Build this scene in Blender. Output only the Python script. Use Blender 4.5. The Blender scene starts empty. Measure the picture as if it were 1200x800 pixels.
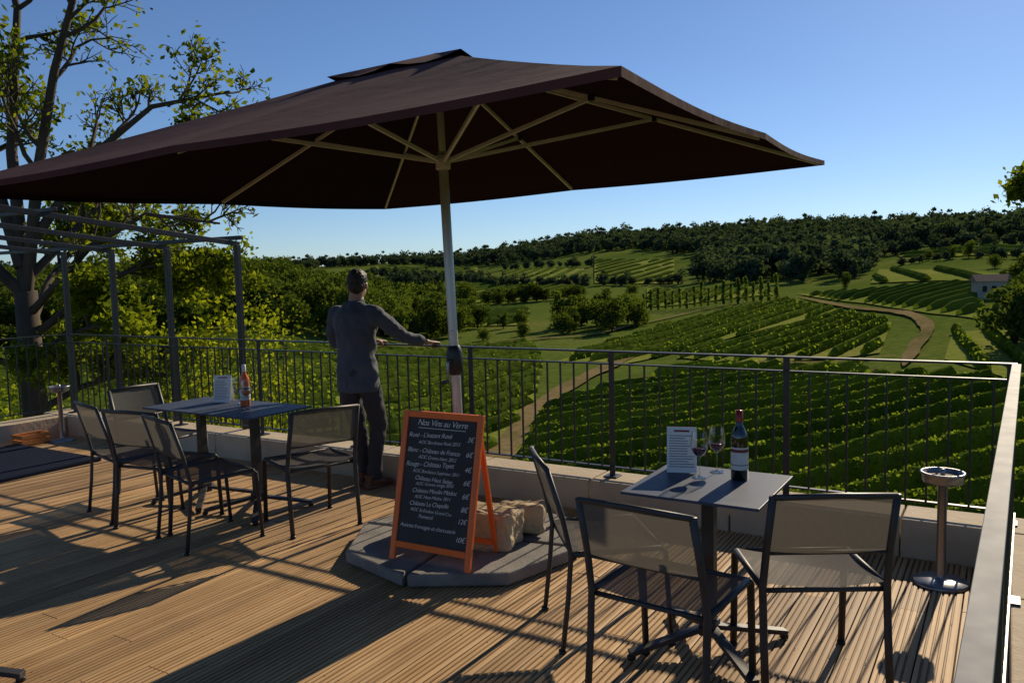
import bpy, math, random
import numpy as np
from mathutils import Vector, Matrix, Euler
random.seed(7); rng=np.random.default_rng(7)
S=bpy.context.scene
S.view_settings.view_transform='Standard'; S.view_settings.look='None'; S.view_settings.exposure=0
# ------------------------------------------------------------------ frames
# world X runs along the terrace front railing, world Y points out over the valley
CU=(.8526,.5225); CW=(-.5225,.8526)
def W(u,w): return (CU[0]*u+CW[0]*w, CU[1]*u+CW[1]*w)
# ------------------------------------------------------------------ materials
def nt(name):
    m=bpy.data.materials.new(name); m.use_nodes=True; n=m.node_tree; n.nodes.clear()
    o=n.nodes.new('ShaderNodeOutputMaterial'); return m,n,o
def N(n,t,**k):
    x=n.nodes.new(t)
    for a,b in k.items(): setattr(x,a,b)
    return x
def ramp(n,fac,cols):
    r=N(n,'ShaderNodeValToRGB'); e=r.color_ramp.elements
    e[0].position=cols[0][0]; e[0].color=(*cols[0][1],1); e[1].position=cols[-1][0]; e[1].color=(*cols[-1][1],1)
    for p,c in cols[1:-1]:
        q=e.new(p); q.color=(*c,1)
    n.links.new(fac,r.inputs[0]); return r.outputs[0]
def noise(n,scale,detail=4,vec=None,dim=None,rough=.55):
    x=N(n,'ShaderNodeTexNoise'); x.inputs['Scale'].default_value=scale; x.inputs['Detail'].default_value=detail; x.inputs['Roughness'].default_value=rough
    if vec is not None: n.links.new(vec,x.inputs['Vector'])
    return x.outputs['Fac']
def coords(n,kind='Object',scale=None,rot=None):
    t=N(n,'ShaderNodeTexCoord').outputs[kind]
    if scale or rot:
        mp=N(n,'ShaderNodeMapping')
        if scale: mp.inputs['Scale'].default_value=scale
        if rot: mp.inputs['Rotation'].default_value=rot
        n.links.new(t,mp.inputs[0]); t=mp.outputs[0]
    return t
def mat(name,c1,c2=None,scale=8,rough=.6,metal=0,bump=0,bscale=None,stretch=None,rvar=0,spec=.5,coat=0,alpha=1,sheen=0,detail=4):
    m,n,o=nt(name); b=N(n,'ShaderNodeBsdfPrincipled'); n.links.new(b.outputs[0],o.inputs[0])
    v=coords(n,'Object',stretch)
    c2=c2 or tuple(x*.75 for x in c1)
    f=noise(n,scale,detail,v)
    n.links.new(ramp(n,f,[(.3,c2),(.7,c1)]),b.inputs['Base Color'])
    b.inputs['Roughness'].default_value=rough; b.inputs['Metallic'].default_value=metal
    b.inputs['Specular IOR Level'].default_value=spec; b.inputs['Coat Weight'].default_value=coat; b.inputs['Alpha'].default_value=alpha
    b.inputs['Sheen Weight'].default_value=sheen
    if rvar:
        mr=N(n,'ShaderNodeMapRange'); mr.inputs[3].default_value=rough-rvar; mr.inputs[4].default_value=rough+rvar
        n.links.new(noise(n,scale*1.7,3,v),mr.inputs[0]); n.links.new(mr.outputs[0],b.inputs['Roughness'])
    if bump:
        bp=N(n,'ShaderNodeBump'); bp.inputs['Strength'].default_value=bump; bp.inputs['Distance'].default_value=.01
        n.links.new(noise(n,bscale or scale*4,5,v),bp.inputs['Height']); n.links.new(bp.outputs[0],b.inputs['Normal'])
    return m
def leafmat(name,dark,light,trans=.45,obj_random=True,nscale=.4,tcol=None):
    m,n,o=nt(name)
    g=N(n,'ShaderNodeNewGeometry'); oi=N(n,'ShaderNodeObjectInfo')
    f=noise(n,nscale,3,g.outputs['Position'])
    a=N(n,'ShaderNodeMath',operation='MULTIPLY_ADD'); a.inputs[1].default_value=.35; n.links.new(g.outputs['Random Per Island'],a.inputs[0]); n.links.new(f,a.inputs[2])
    b=N(n,'ShaderNodeMath',operation='MULTIPLY_ADD'); b.inputs[1].default_value=.35 if obj_random else 0; n.links.new(oi.outputs['Random'],b.inputs[0]); n.links.new(a.outputs[0],b.inputs[2])
    col=ramp(n,b.outputs[0],[(.4,dark),(1.05 if obj_random else .85,light)])
    d=N(n,'ShaderNodeBsdfDiffuse'); t=N(n,'ShaderNodeBsdfTranslucent'); mx=N(n,'ShaderNodeMixShader'); mx.inputs[0].default_value=trans
    n.links.new(col,d.inputs[0])
    hs=N(n,'ShaderNodeMixRGB',blend_type='MULTIPLY'); hs.inputs[0].default_value=1; hs.inputs[2].default_value=(*(tcol or (2.0,1.9,.7)),1)
    n.links.new(col,hs.inputs[1]); n.links.new(hs.outputs[0],t.inputs[0])
    n.links.new(d.outputs[0],mx.inputs[1]); n.links.new(t.outputs[0],mx.inputs[2])
    n.links.new(mx.outputs[0],o.inputs[0]); return m

M={}
M['rail']=mat('painted_steel',(.035,.037,.042),(.022,.024,.028),12,.42,.2,bump=.05,rvar=.08)
M['handrail']=mat('satin_painted_rail',(.12,.135,.16),(.085,.10,.12),9,.62,.0,rvar=.05,spec=.15)
M['steel']=mat('brushed_steel',(.36,.36,.365),(.26,.26,.27),14,.34,.75,stretch=(1,1,.1),rvar=.08)
M['pole']=mat('pole_aluminium',(.62,.60,.57),(.52,.50,.48),10,.38,.5,stretch=(1,1,.1),rvar=.06)
M['alu']=mat('grey_aluminium',(.6,.57,.53),(.5,.47,.44),12,.5,.1,rvar=.08)
M['ribs']=mat('anodised_rib',(.58,.53,.46),(.48,.43,.37),12,.55,.05)
M['frame']=mat('anthracite_frame',(.05,.048,.047),(.035,.034,.034),20,.5,.2,bump=.05)
M['blackpl']=mat('black_plastic',(.015,.015,.016),(.01,.01,.01),20,.4)
M['top']=mat('laminate_top',(.07,.09,.135),(.05,.068,.105),6,.5,0,rvar=.07,spec=.22)
M['orange']=mat('orange_paint',(.88,.18,.03),(.75,.14,.02),10,.5,bump=.1)
M['board']=mat('chalkboard',(.022,.024,.024),(.04,.042,.042),5,.75,stretch=(1,.5,1),detail=8)
M['chalk']=mat('chalk',(.85,.85,.82),(.65,.65,.62),120,.9)
M['paper']=mat('paper',(.78,.76,.72),(.72,.70,.66),5,.7)
M['ink']=mat('print',(.12,.1,.1),(.2,.18,.18),60,.8)
M['maroonink']=mat('print_red',(.25,.05,.04),(.2,.04,.03),60,.8)
M['bottle']=mat('dark_bottle_glass',(.008,.012,.006),(.006,.008,.005),5,.06,0,spec=.8,coat=.5)
M['label']=mat('bottle_label',(.72,.68,.6),(.62,.58,.5),30,.6)
M['capsule']=mat('capsule',(.35,.03,.02),(.28,.02,.015),20,.3,.3)
M['rose']=mat('rose_wine',(.85,.2,.06),(.7,.15,.04),5,.08,0,coat=.4)
M['mat']=mat('doormat',(.022,.030,.050),(.014,.020,.035),60,.98,bump=.6,bscale=300,spec=.05)
M['crate']=mat('orange_wood',(.65,.26,.06),(.5,.18,.04),4,.7,stretch=(1,8,8))
M['tile']=mat('clay_tiles',(.32,.17,.10),(.22,.11,.07),3,.85,bump=.5)
M['skin']=mat('skin',(.40,.23,.16),(.36,.20,.14),20,.5)
M['hair']=mat('dark_hair',(.012,.009,.007),(.022,.016,.012),40,.55,bump=.8,bscale=90,stretch=(1,1,.3))
M['jacket']=mat('jacket_cloth',(.075,.085,.108),(.05,.057,.075),6,.85,bump=.35,bscale=220,sheen=.1)
M['trouser']=mat('trouser_cloth',(.045,.045,.052),(.03,.03,.037),6,.85,bump=.3,bscale=220)
M['shoe']=mat('brown_leather',(.16,.065,.03),(.09,.04,.02),20,.4)
M['shirt']=mat('shirt',(.6,.63,.68),(.55,.58,.64),20,.8)
M['eye']=mat('eye',(.02,.015,.01),(.02,.015,.01),20,.2)
M['bark']=mat('bark',(.085,.062,.042),(.04,.03,.022),3,.9,bump=.8,bscale=9,stretch=(1,1,.3))
M['stone']=mat('rough_limestone',(.56,.43,.25),(.34,.25,.14),5,.9,bump=1,bscale=14)
M['ash_in']=mat('sand',(.35,.3,.24),(.25,.2,.16),60,.9)
# sling (woven mesh cloth, slightly see-through weave)
def sling():
    m,n,o=nt('sling_mesh'); d=N(n,'ShaderNodeBsdfDiffuse'); t=N(n,'ShaderNodeBsdfTranslucent'); tr=N(n,'ShaderNodeBsdfTransparent')
    v=coords(n,'Object'); c=ramp(n,noise(n,60,4,v),[(.3,(.088,.083,.076)),(.7,(.125,.118,.106))])
    n.links.new(c,d.inputs[0]); t.inputs[0].default_value=(.125,.112,.09,1)
    a=N(n,'ShaderNodeMixShader'); a.inputs[0].default_value=.32; n.links.new(d.outputs[0],a.inputs[1]); n.links.new(t.outputs[0],a.inputs[2])
    g=N(n,'ShaderNodeBsdfGlossy'); g.inputs['Roughness'].default_value=.45; g.inputs[0].default_value=(.5,.5,.5,1)
    ag=N(n,'ShaderNodeMixShader'); ag.inputs[0].default_value=.05; n.links.new(a.outputs[0],ag.inputs[1]); n.links.new(g.outputs[0],ag.inputs[2])
    w=N(n,'ShaderNodeMixShader'); w.inputs[0].default_value=.10; n.links.new(ag.outputs[0],w.inputs[1]); n.links.new(tr.outputs[0],w.inputs[2])
    n.links.new(w.outputs[0],o.inputs[0]); return m
M['sling']=sling()
def canvas():
    m,n,o=nt('maroon_canvas'); v=coords(n,'Object'); b=N(n,'ShaderNodeBsdfPrincipled')
    c=ramp(n,noise(n,2.2,5,v),[(.3,(.085,.032,.030)),(.7,(.125,.050,.046))]); n.links.new(c,b.inputs['Base Color']); b.inputs['Roughness'].default_value=.95; b.inputs['Specular IOR Level'].default_value=.15
    bp=N(n,'ShaderNodeBump'); bp.inputs['Strength'].default_value=.25; bp.inputs['Distance'].default_value=.03; n.links.new(noise(n,3.5,4,v),bp.inputs['Height']); n.links.new(bp.outputs[0],b.inputs['Normal'])
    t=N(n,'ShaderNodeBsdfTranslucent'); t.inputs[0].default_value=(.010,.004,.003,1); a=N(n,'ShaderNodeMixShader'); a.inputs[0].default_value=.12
    # underside shade put into the colour: same fabric, darker on back faces
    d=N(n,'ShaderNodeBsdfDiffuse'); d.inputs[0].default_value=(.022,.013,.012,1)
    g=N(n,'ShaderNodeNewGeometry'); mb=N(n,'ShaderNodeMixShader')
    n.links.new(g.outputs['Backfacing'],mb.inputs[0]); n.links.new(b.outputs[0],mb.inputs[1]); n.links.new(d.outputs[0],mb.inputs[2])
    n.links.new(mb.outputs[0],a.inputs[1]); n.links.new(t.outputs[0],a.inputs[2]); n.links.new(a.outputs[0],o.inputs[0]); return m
M['canvas']=canvas()
def glass(name,tint):
    m,n,o=nt(name); tr=N(n,'ShaderNodeBsdfTransparent'); tr.inputs[0].default_value=(*tint,1); g=N(n,'ShaderNodeBsdfGlossy'); g.inputs['Roughness'].default_value=.03
    lw=N(n,'ShaderNodeLayerWeight'); lw.inputs[0].default_value=.35; x=N(n,'ShaderNodeMixShader'); n.links.new(lw.outputs['Facing'],x.inputs[0]); n.links.new(tr.outputs[0],x.inputs[1]); n.links.new(g.outputs[0],x.inputs[2]); n.links.new(x.outputs[0],o.inputs[0]); return m
M['glass']=glass('clear_glass',(.93,.95,.95))
M['wine']=mat('red_wine',(.06,.004,.008),(.05,.003,.006),5,.05)
def deckmat():
    m,n,o=nt('weathered_decking'); b=N(n,'ShaderNodeBsdfPrincipled'); n.links.new(b.outputs[0],o.inputs[0])
    tc=N(n,'ShaderNodeTexCoord').outputs['Object']; g=N(n,'ShaderNodeNewGeometry')
    mp=N(n,'ShaderNodeMapping'); mp.inputs['Scale'].default_value=(28,1.6,28); n.links.new(tc,mp.inputs[0])
    off=N(n,'ShaderNodeVectorMath',operation='ADD'); cmb=N(n,'ShaderNodeCombineXYZ'); mu=N(n,'ShaderNodeMath',operation='MULTIPLY'); mu.inputs[1].default_value=57
    n.links.new(g.outputs['Random Per Island'],mu.inputs[0]); n.links.new(mu.outputs[0],cmb.inputs[1]); n.links.new(mp.outputs[0],off.inputs[0]); n.links.new(cmb.outputs[0],off.inputs[1])
    f=noise(n,1,6,off.outputs[0],rough=.65)
    c=ramp(n,f,[(.25,(.38,.215,.09)),(.5,(.57,.365,.17)),(.75,(.68,.475,.255))])
    c2=ramp(n,g.outputs['Random Per Island'],[(0,(.70,.66,.62)),(.5,(.94,.92,.88)),(1,(1.12,1.07,1.0))])
    mm=N(n,'ShaderNodeMixRGB',blend_type='MULTIPLY'); mm.inputs[0].default_value=1; n.links.new(c,mm.inputs[1]); n.links.new(c2,mm.inputs[2])
    st=ramp(n,noise(n,1.1,5,tc),[(.35,(.78,.76,.76)),(.6,(1,1,1))]); m3=N(n,'ShaderNodeMixRGB',blend_type='MULTIPLY'); m3.inputs[0].default_value=1; n.links.new(mm.outputs[0],m3.inputs[1]); n.links.new(st,m3.inputs[2])
    # darker down in the grooves
    sz=N(n,'ShaderNodeSeparateXYZ'); n.links.new(tc,sz.inputs[0]); mr=N(n,'ShaderNodeMapRange'); mr.inputs[1].default_value=-.005; mr.inputs[2].default_value=-.001; mr.inputs[3].default_value=.42; mr.inputs[4].default_value=1; n.links.new(sz.outputs[2],mr.inputs[0])
    m4=N(n,'ShaderNodeMixRGB',blend_type='MULTIPLY'); m4.inputs[0].default_value=1; n.links.new(m3.outputs[0],m4.inputs[1]); n.links.new(mr.outputs[0],m4.inputs[2])
    n.links.new(m4.outputs[0],b.inputs['Base Color']); b.inputs['Roughness'].default_value=.66; b.inputs['Specular IOR Level'].default_value=.35
    bp=N(n,'ShaderNodeBump'); bp.inputs['Strength'].default_value=.35; bp.inputs['Distance'].default_value=.003; n.links.new(f,bp.inputs['Height']); n.links.new(bp.outputs[0],b.inputs['Normal']); return m
M['deck']=deckmat()
M['joist']=mat('dark_joist',(.04,.03,.02),(.02,.015,.01),4,.9)
M['curb']=mat('limestone_curb',(.54,.44,.30),(.42,.33,.22),3,.85,bump=.5,bscale=25,detail=8)
M['conc']=mat('concrete_slab',(.26,.24,.21),(.14,.13,.115),5,.85,bump=.5,bscale=60,detail=8)
M['wall']=mat('wall_stone',(.42,.37,.29),(.3,.26,.2),2,.9,bump=.6)
M['leaf_vine']=leafmat('vine_leaves',(.065,.105,.014),(.16,.22,.032),.45,False,.5)
M['vine_core']=leafmat('vine_row_core',(.05,.085,.012),(.115,.165,.022),.4,False,.8)  # solid core of the near rows, darker green than their leaves
M['leaf_vine_far']=leafmat('vine_rows_far',(.05,.09,.015),(.11,.16,.03),.35,False,.05)
M['leaf_oak']=leafmat('oak_leaves',(.04,.065,.010),(.15,.185,.02),.55,False,1.2)
M['leaf_tree']=leafmat('tree_leaves',(.026,.050,.013),(.085,.118,.024),.4,True,.15)
M['leaf_poplar']=leafmat('poplar_leaves',(.05,.09,.02),(.13,.18,.035),.45,True,.15)
M['leaf_far_haze']=leafmat('far_leaves_hazed',(.024,.042,.032),(.058,.086,.056),.3,True,.05)  # aerial haze painted into the leaf colour: bluish and lighter for distant trees
M['leaf_bush']=leafmat('bush_leaves',(.06,.085,.01),(.22,.25,.022),.55,False,1.5)
def ground(name,cols,s1,s2,bump=.3):
    m,n,o=nt(name); b=N(n,'ShaderNodeBsdfDiffuse'); n.links.new(b.outputs[0],o.inputs[0]); v=coords(n,'Object')
    f1=noise(n,s1,6,v); f2=noise(n,s2,4,v); a=N(n,'ShaderNodeMath',operation='MULTIPLY_ADD'); a.inputs[1].default_value=.5; n.links.new(f2,a.inputs[0])
    h=N(n,'ShaderNodeMath',operation='MULTIPLY'); h.inputs[1].default_value=.5; n.links.new(f1,h.inputs[0]); n.links.new(h.outputs[0],a.inputs[2])
    n.links.new(ramp(n,a.outputs[0],cols),b.inputs['Color'])
    bp=N(n,'ShaderNodeBump'); bp.inputs['Strength'].default_value=bump; bp.inputs['Distance'].default_value=.3; n.links.new(f2,bp.inputs['Height']); n.links.new(bp.outputs[0],b.inputs['Normal']); return m
M['terrain']=ground('meadow_ground',[(.35,(.06,.095,.018)),(.5,(.10,.14,.026)),(.65,(.17,.175,.045))],.02,.9)
M['field']=ground('vineyard_soil',[(.35,(.06,.075,.018)),(.5,(.10,.11,.030)),(.65,(.17,.145,.055))],.05,1.2)
M['fieldlight']=ground('vineyard_grass',[(.35,(.14,.18,.03)),(.5,(.19,.225,.042)),(.65,(.28,.265,.08))],.04,1.2)
M['path']=ground('dirt_path',[(.35,(.11,.11,.035)),(.5,(.20,.155,.07)),(.65,(.28,.20,.10))],.1,1.5)

# ------------------------------------------------------------------ mesh builder
class B:
    def __init__(s): s.v=[];s.f=[];s.m=[];s.mats=[];s.sm=[]
    def mi(s,k):
        if k not in s.mats: s.mats.append(k)
        return s.mats.index(k)
    def add(s,vs,fs,k,smooth=False,T=None):
        o=len(s.v)
        if T is not None: vs=[T@Vector(p) for p in vs]
        s.v+= [tuple(p) for p in vs]; i=s.mi(k)
        for f in fs: s.f.append(tuple(o+a for a in f)); s.m.append(i); s.sm.append(smooth)
    def box(s,c,d,k,R=None,T=None):
        x,y,z=[a/2 for a in d]
        vs=[Vector((a*x,b*y,e*z)) for a in(-1,1) for b in(-1,1) for e in(-1,1)]
        if R is not None: vs=[R@p for p in vs]
        vs=[p+Vector(c) for p in vs]
        s.add(vs,[(0,1,3,2),(4,6,7,5),(0,4,5,1),(2,3,7,6),(0,2,6,4),(1,5,7,3)],k,False,T)
    def beam(s,p0,p1,w,h,k,up=(0,0,1),T=None):
        p0=Vector(p0);p1=Vector(p1); d=(p1-p0); L=d.length; d.normalize(); u=Vector(up)
        if abs(d.dot(u))>.98: u=Vector((0,1,0))
        x=d.cross(u).normalized(); z=x.cross(d)
        R=Matrix((x,d,z)).transposed()
        s.box((p0+p1)/2,(w,L,h),k,R,T)
    def tube(s,pts,rad,k,n=10,smooth=True,T=None,cap=True,flat=None):
        pts=[Vector(p) for p in pts]
        if not hasattr(rad,'__len__'): rad=[rad]*len(pts)
        vs=[];prev=None
        for i,p in enumerate(pts):
            d=(pts[min(i+1,len(pts)-1)]-pts[max(i-1,0)]).normalized()
            if prev is None:
                a=Vector((0,0,1)) if abs(d.z)<.9 else Vector((1,0,0)); x=d.cross(a).normalized()
                if abs(d.z)>=.9: x=Vector((1,0,0)); x=(x-d*x.dot(d)).normalized()
            else: x=(prev-d*prev.dot(d)).normalized()
            prev=x; y=d.cross(x); r=rad[i]; rx,ry=(r if hasattr(r,'__len__') else (r,r))
            for j in range(n):
                t=2*math.pi*j/n; vs.append(p+x*math.cos(t)*rx+y*math.sin(t)*ry)
        fs=[]
        for i in range(len(pts)-1):
            for j in range(n):
                a=i*n+j;b=i*n+(j+1)%n; fs.append((a,b,b+n,a+n))
        if cap: fs.append(tuple(range(n-1,-1,-1))); e=(len(pts)-1)*n; fs.append(tuple(e+j for j in range(n)))
        s.add(vs,fs,k,smooth,T)
    def lathe(s,prof,k,n=28,c=(0,0,0),T=None,smooth=True):
        vs=[];fs=[]
        for r,z in prof:
            for j in range(n):
                t=2*math.pi*j/n; vs.append(Vector((c[0]+r*math.cos(t),c[1]+r*math.sin(t),c[2]+z)))
        for i in range(len(prof)-1):
            for j in range(n):
                a=i*n+j;b=i*n+(j+1)%n; fs.append((a,b,b+n,a+n))
        s.add(vs,fs,k,smooth,T)
    def ell(s,c,r,k,n=16,T=None,R=None):
        vs=[];fs=[]
        m=n//2
        for i in range(m+1):
            ph=math.pi*i/m
            for j in range(n):
                t=2*math.pi*j/n; p=Vector((r[0]*math.sin(ph)*math.cos(t),r[1]*math.sin(ph)*math.sin(t),-r[2]*math.cos(ph)))
                if R is not None: p=R@p
                vs.append(p+Vector(c))
        for i in range(m):
            for j in range(n):
                a=i*n+j;b=i*n+(j+1)%n; fs.append((a,b,b+n,a+n))
        s.add(vs,fs,k,True,T)
    def obj(s,name,parent=None,loc=None,rot=None,bevel=0):
        me=bpy.data.meshes.new(name); me.from_pydata(s.v,[],s.f)
        for k in s.mats: me.materials.append(M[k])
        me.polygons.foreach_set('material_index',s.m); me.polygons.foreach_set('use_smooth',s.sm); me.update()
        o=bpy.data.objects.new(name,me); S.collection.objects.link(o)
        if parent: o.parent=parent
        if loc: o.location=loc
        if rot is not None: o.rotation_euler=(0,0,rot)
        if bevel:
            b=o.modifiers.new('bevel','BEVEL'); b.width=bevel; b.segments=2; b.limit_method='ANGLE'; b.angle_limit=math.radians(50)
        return o
def empty(name,loc=(0,0,0),rot=0):
    e=bpy.data.objects.new(name,None); S.collection.objects.link(e); e.location=loc; e.rotation_euler=(0,0,rot); return e
def quads(name,V,mt,parent=None,link=True):
    n=len(V); me=bpy.data.meshes.new(name); me.vertices.add(4*n); me.vertices.foreach_set('co',V.reshape(-1).astype(np.float32))
    me.loops.add(4*n); me.loops.foreach_set('vertex_index',np.arange(4*n,dtype=np.int32)); me.polygons.add(n)
    me.polygons.foreach_set('loop_start',np.arange(n,dtype=np.int32)*4); me.polygons.foreach_set('loop_total',np.full(n,4,dtype=np.int32))
    me.materials.append(M[mt]); me.update(calc_edges=True)
    if not link: return me
    o=bpy.data.objects.new(name,me); S.collection.objects.link(o)
    if parent: o.parent=parent
    return o
def leafquads(C,size,aspect=.65,bias=None,up=0.0):
    """random oriented leaf shaped quads (rhombus) at centres C"""
    n=len(C); d=rng.normal(size=(n,3)); 
    if bias is not None: d+=bias
    d[:,2]+=up
    d/=np.linalg.norm(d,axis=1,keepdims=True)
    a=np.cross(d,rng.normal(size=(n,3))); a/=np.linalg.norm(a,axis=1,keepdims=True); b=np.cross(d,a)
    s=(size*(.6+.8*rng.random(n)))
    s=s[:,None]
    a=a*s; b=b*s*aspect
    return np.stack([C-a,C-b*.9+a*.1,C+a,C+b*.9+a*.1],axis=1)

# ------------------------------------------------------------------ terrain
PH=np.array([-60,-32,-19,-6,8.5,19,31,60.]); RR=np.array([0,20,35,80,140,200,280,400,600,800,1100,1600,2500,4500.])
ZT=np.array([[-5]*8,[-6.5]*8,
[-8.5,-8.5,-8.5,-9.5,-9,-8.5,-8,-8],
[-9,-9,-9,-10.5,-9.5,-9,-7,-6],
[-9,-9,-6,-11.5,-10,-7.5,-4,-2],
[-6,-6,-2,-11.5,-9.5,-5.5,-1,2],
[-2,-2,1,-10,-8,-3,3,5],
[0,0,2,-7,-2,1,10,12],
[4,4,4,0,14,19,19,19],
[12,10,8,12,33,36,34,34],
[20,16,16,22,38,39,39,39],
[25]*8,[20]*8,[0]*8],dtype=float)
def TZ(u,w):
    u=np.asarray(u,float); w=np.asarray(w,float)
    ph=np.clip(np.degrees(np.arctan2(u,w)),-60,60); r=np.minimum(np.hypot(u,w),4499)
    i=np.clip(np.searchsorted(PH,ph)-1,0,len(PH)-2); j=np.clip(np.searchsorted(RR,r)-1,0,len(RR)-2)
    a=(ph-PH[i])/(PH[i+1]-PH[i]); a=a*a*(3-2*a); b=(r-RR[j])/(RR[j+1]-RR[j])
    return (ZT[j,i]*(1-a)+ZT[j,i+1]*a)*(1-b)+(ZT[j+1,i]*(1-a)+ZT[j+1,i+1]*a)*b
def terrain():
    rs=[0,6,12]+list(np.geomspace(16,4400,150)); phs=np.concatenate([np.arange(-180,-48,6),np.arange(-48,48,1.),np.arange(48,180,6)])
    vs=[];n=len(phs)
    for r in rs:
        t=np.radians(phs); u=r*np.sin(t); w=r*np.cos(t); z=TZ(u,w)
        for k in range(n):
            x,y=W(u[k],w[k]); vs.append((x,y,z[k]))
    fs=[]
    for i in range(len(rs)-1):
        for k in range(n):
            a=i*n+k;b=i*n+(k+1)%n; fs.append((a,b,b+n,a+n) if i else (a,b+n,a+n))
    me=bpy.data.meshes.new('terrain'); me.from_pydata(vs,[],fs); me.materials.append(M['terrain'])
    me.polygons.foreach_set('use_smooth',[True]*len(fs)); me.update()
    o=bpy.data.objects.new('terrain',me); S.collection.objects.link(o)
terrain()
def pol(L): return np.array([(r*math.sin(math.radians(p)),r*math.cos(math.radians(p))) for p,r in L])
def inside(P,x,y):
    c=np.zeros(np.shape(x),bool); n=len(P)
    for i in range(n):
        x0,y0=P[i];x1,y1=P[(i+1)%n]
        cond=((y0>y)!=(y1>y))&(x<(x1-x0)*(y-y0)/((y1-y0)+1e-12)+x0); c^=cond
    return c
def sheet(name,P,mt,off=.06,step=4):
    """ground-cover sheet over a polygon, following the terrain"""
    me=bpy.data.meshes.new(name); 
    import bmesh
    bm=bmesh.new(); mn=P.min(0);mx=P.max(0)
    f=bm.faces.new([bm.verts.new((a,b,0)) for a,b in P])
    for ax in (0,1):
        k=mn[ax]+step
        while k<mx[ax]:
            co=[0,0,0];co[ax]=k; no=[0,0,0];no[ax]=1
            bmesh.ops.bisect_plane(bm,geom=bm.verts[:]+bm.edges[:]+bm.faces[:],plane_co=co,plane_no=no); k+=step
    for v in bm.verts:
        u,w=v.co.x,v.co.y; r=math.hypot(u,w); x,y=W(u,w); v.co=(x,y,float(TZ(u,w))+off+r*.0012)
    bm.normal_update()
    for f in bm.faces:
        if f.normal.z<0: f.normal_flip()
    bm.to_mesh(me); bm.free(); me.materials.append(M[mt]); o=bpy.data.objects.new(name,me); S.collection.objects.link(o); return o
def vines(name,P,ang,spacing,h,wd,step,leaf=0,lsize=.2,mt='leaf_vine',ground='field',gstep=5,leafmax=1e9,jit=1.):
    P=np.array(P); par=empty(name)
    g=sheet('vineyard_floor',P,ground,.05,gstep); g.parent=par
    a=math.radians(ang); d=np.array([math.cos(a),math.sin(a)]); nn=np.array([-d[1],d[0]])
    s=P@nn; t=P@d; verts=[];faces=[];LC=[]
    k=s.min()+spacing*.5
    prof=[(-.5,0),(-.48,.62),(-.2,1.0),(.2,1.0),(.5,.6),(.48,0)]; m=len(prof)
    while k<s.max():
        ts=np.arange(t.min(),t.max(),step); q=ts[:,None]*d+k*nn; ins=inside(P,q[:,0],q[:,1])
        i=0
        while i<len(ts):
            if ins[i]:
                j=i
                while j+1<len(ts) and ins[j+1] and (rng.random()>.004*step): j+=1
                if j-i>=2:
                    seg=q[i:j+1]; z=TZ(seg[:,0],seg[:,1]); n0=len(verts); lenm=len(seg)
                    wob=rng.normal(0,.04,lenm); hv=1+.03*np.sin(np.arange(lenm)*.37+k)*jit
                    for e in range(lenm):
                        hh=h*hv[e]*(1+rng.normal(0,.05*jit)); ww=wd*(1+rng.normal(0,.10*jit)); r=.0012*math.hypot(*seg[e])
                        if e in(0,lenm-1): hh*=.6
                        for (a1,b1) in prof:
                            u,w=seg[e]+nn*(a1*ww+wob[e]+rng.normal(0,.03*wd)); x,y=W(u,w); verts.append((x,y,z[e]+r+b1*hh+(rng.normal(0,.03*h*jit) if b1>0 else 0)))
                    for e in range(lenm-1):
                        for c in range(m-1):
                            A=n0+e*m+c; faces.append((A,A+1,A+1+m,A+m))
                    if leaf:
                        L=step*(lenm-1); nl=int(L*leaf); tt=rng.random(nl)*L; 
                        pc=seg[0]+tt[:,None]*d; rr_=np.hypot(pc[:,0],pc[:,1]); keep=rng.random(nl)<np.clip(leafmax/rr_,0,1)**2; pc=pc[keep]; nl=len(pc)
                        th=rng.random(nl)*math.pi; rad=.85+.3*rng.random(nl); side=np.cos(th)*wd*.55*rad; hz=h*(.32+.74*np.sin(th)*rad)
                        pc=pc+side[:,None]*nn; zz=TZ(pc[:,0],pc[:,1]); x=CU[0]*pc[:,0]+CW[0]*pc[:,1]; y=CU[1]*pc[:,0]+CW[1]*pc[:,1]
                        LC.append(np.stack([x,y,zz+hz],1))
                i=j+1
            else: i+=1
        k+=spacing
    me=bpy.data.meshes.new('vine_rows'); me.from_pydata(verts,[],faces); me.materials.append(M[mt if not leaf or leaf<20 else 'vine_core']); me.update()
    o=bpy.data.objects.new('vine_rows',me); S.collection.objects.link(o); o.parent=par
    if LC:
        C=np.concatenate(LC); quads('vine_foliage',leafquads(C,lsize,.8,up=.5),mt,par); return len(C)
    return 0
V='vineyard'
vines(V,pol([(-1.5,30),(-.5,45),(2.2,66),(7,76),(12,82),(20,80),(26,74),(42,62),(46,22),(15,21)]),25,3.0,1.15,.6,.5,85,.082,leafmax=40)
vines(V,pol([(8.2,86),(13,92),(24.5,84),(23.5,79),(12,84.5)]),25,2.4,1.1,.6,1,8,.2)
vines(V,pol([(3.2,108),(10.5,163),(18.9,192),(22,160),(17,130),(11.5,112),(8,100)]),54,3.2,1.1,.7,1.2,5,.2,ground='fieldlight',jit=.6)
vines(V,pol([(11.5,105),(17.5,126),(22.3,153),(25.2,124),(24.5,94),(14.8,95)]),50,3.2,1.1,.7,1.2,5,.2,ground='fieldlight',jit=.6)
vines(V,pol([(19.4,216),(30.1,176),(30.4,114),(27.4,128),(23.6,165)]),34,4.2,1.2,.9,2,0,ground='fieldlight',mt='leaf_vine_far',jit=.4)
vines(V,pol([(28.6,104),(34,104),(40,80),(33,68),(28.2,84)]),66,3.0,1.1,.7,1,6,.2,ground='fieldlight')
vines(V,pol([(24.4,296),(31,205),(33,190),(30.6,180),(23.9,226)]),70,7,1.3,1.6,3,0,mt='leaf_vine_far',ground='fieldlight',jit=.3)
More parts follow.
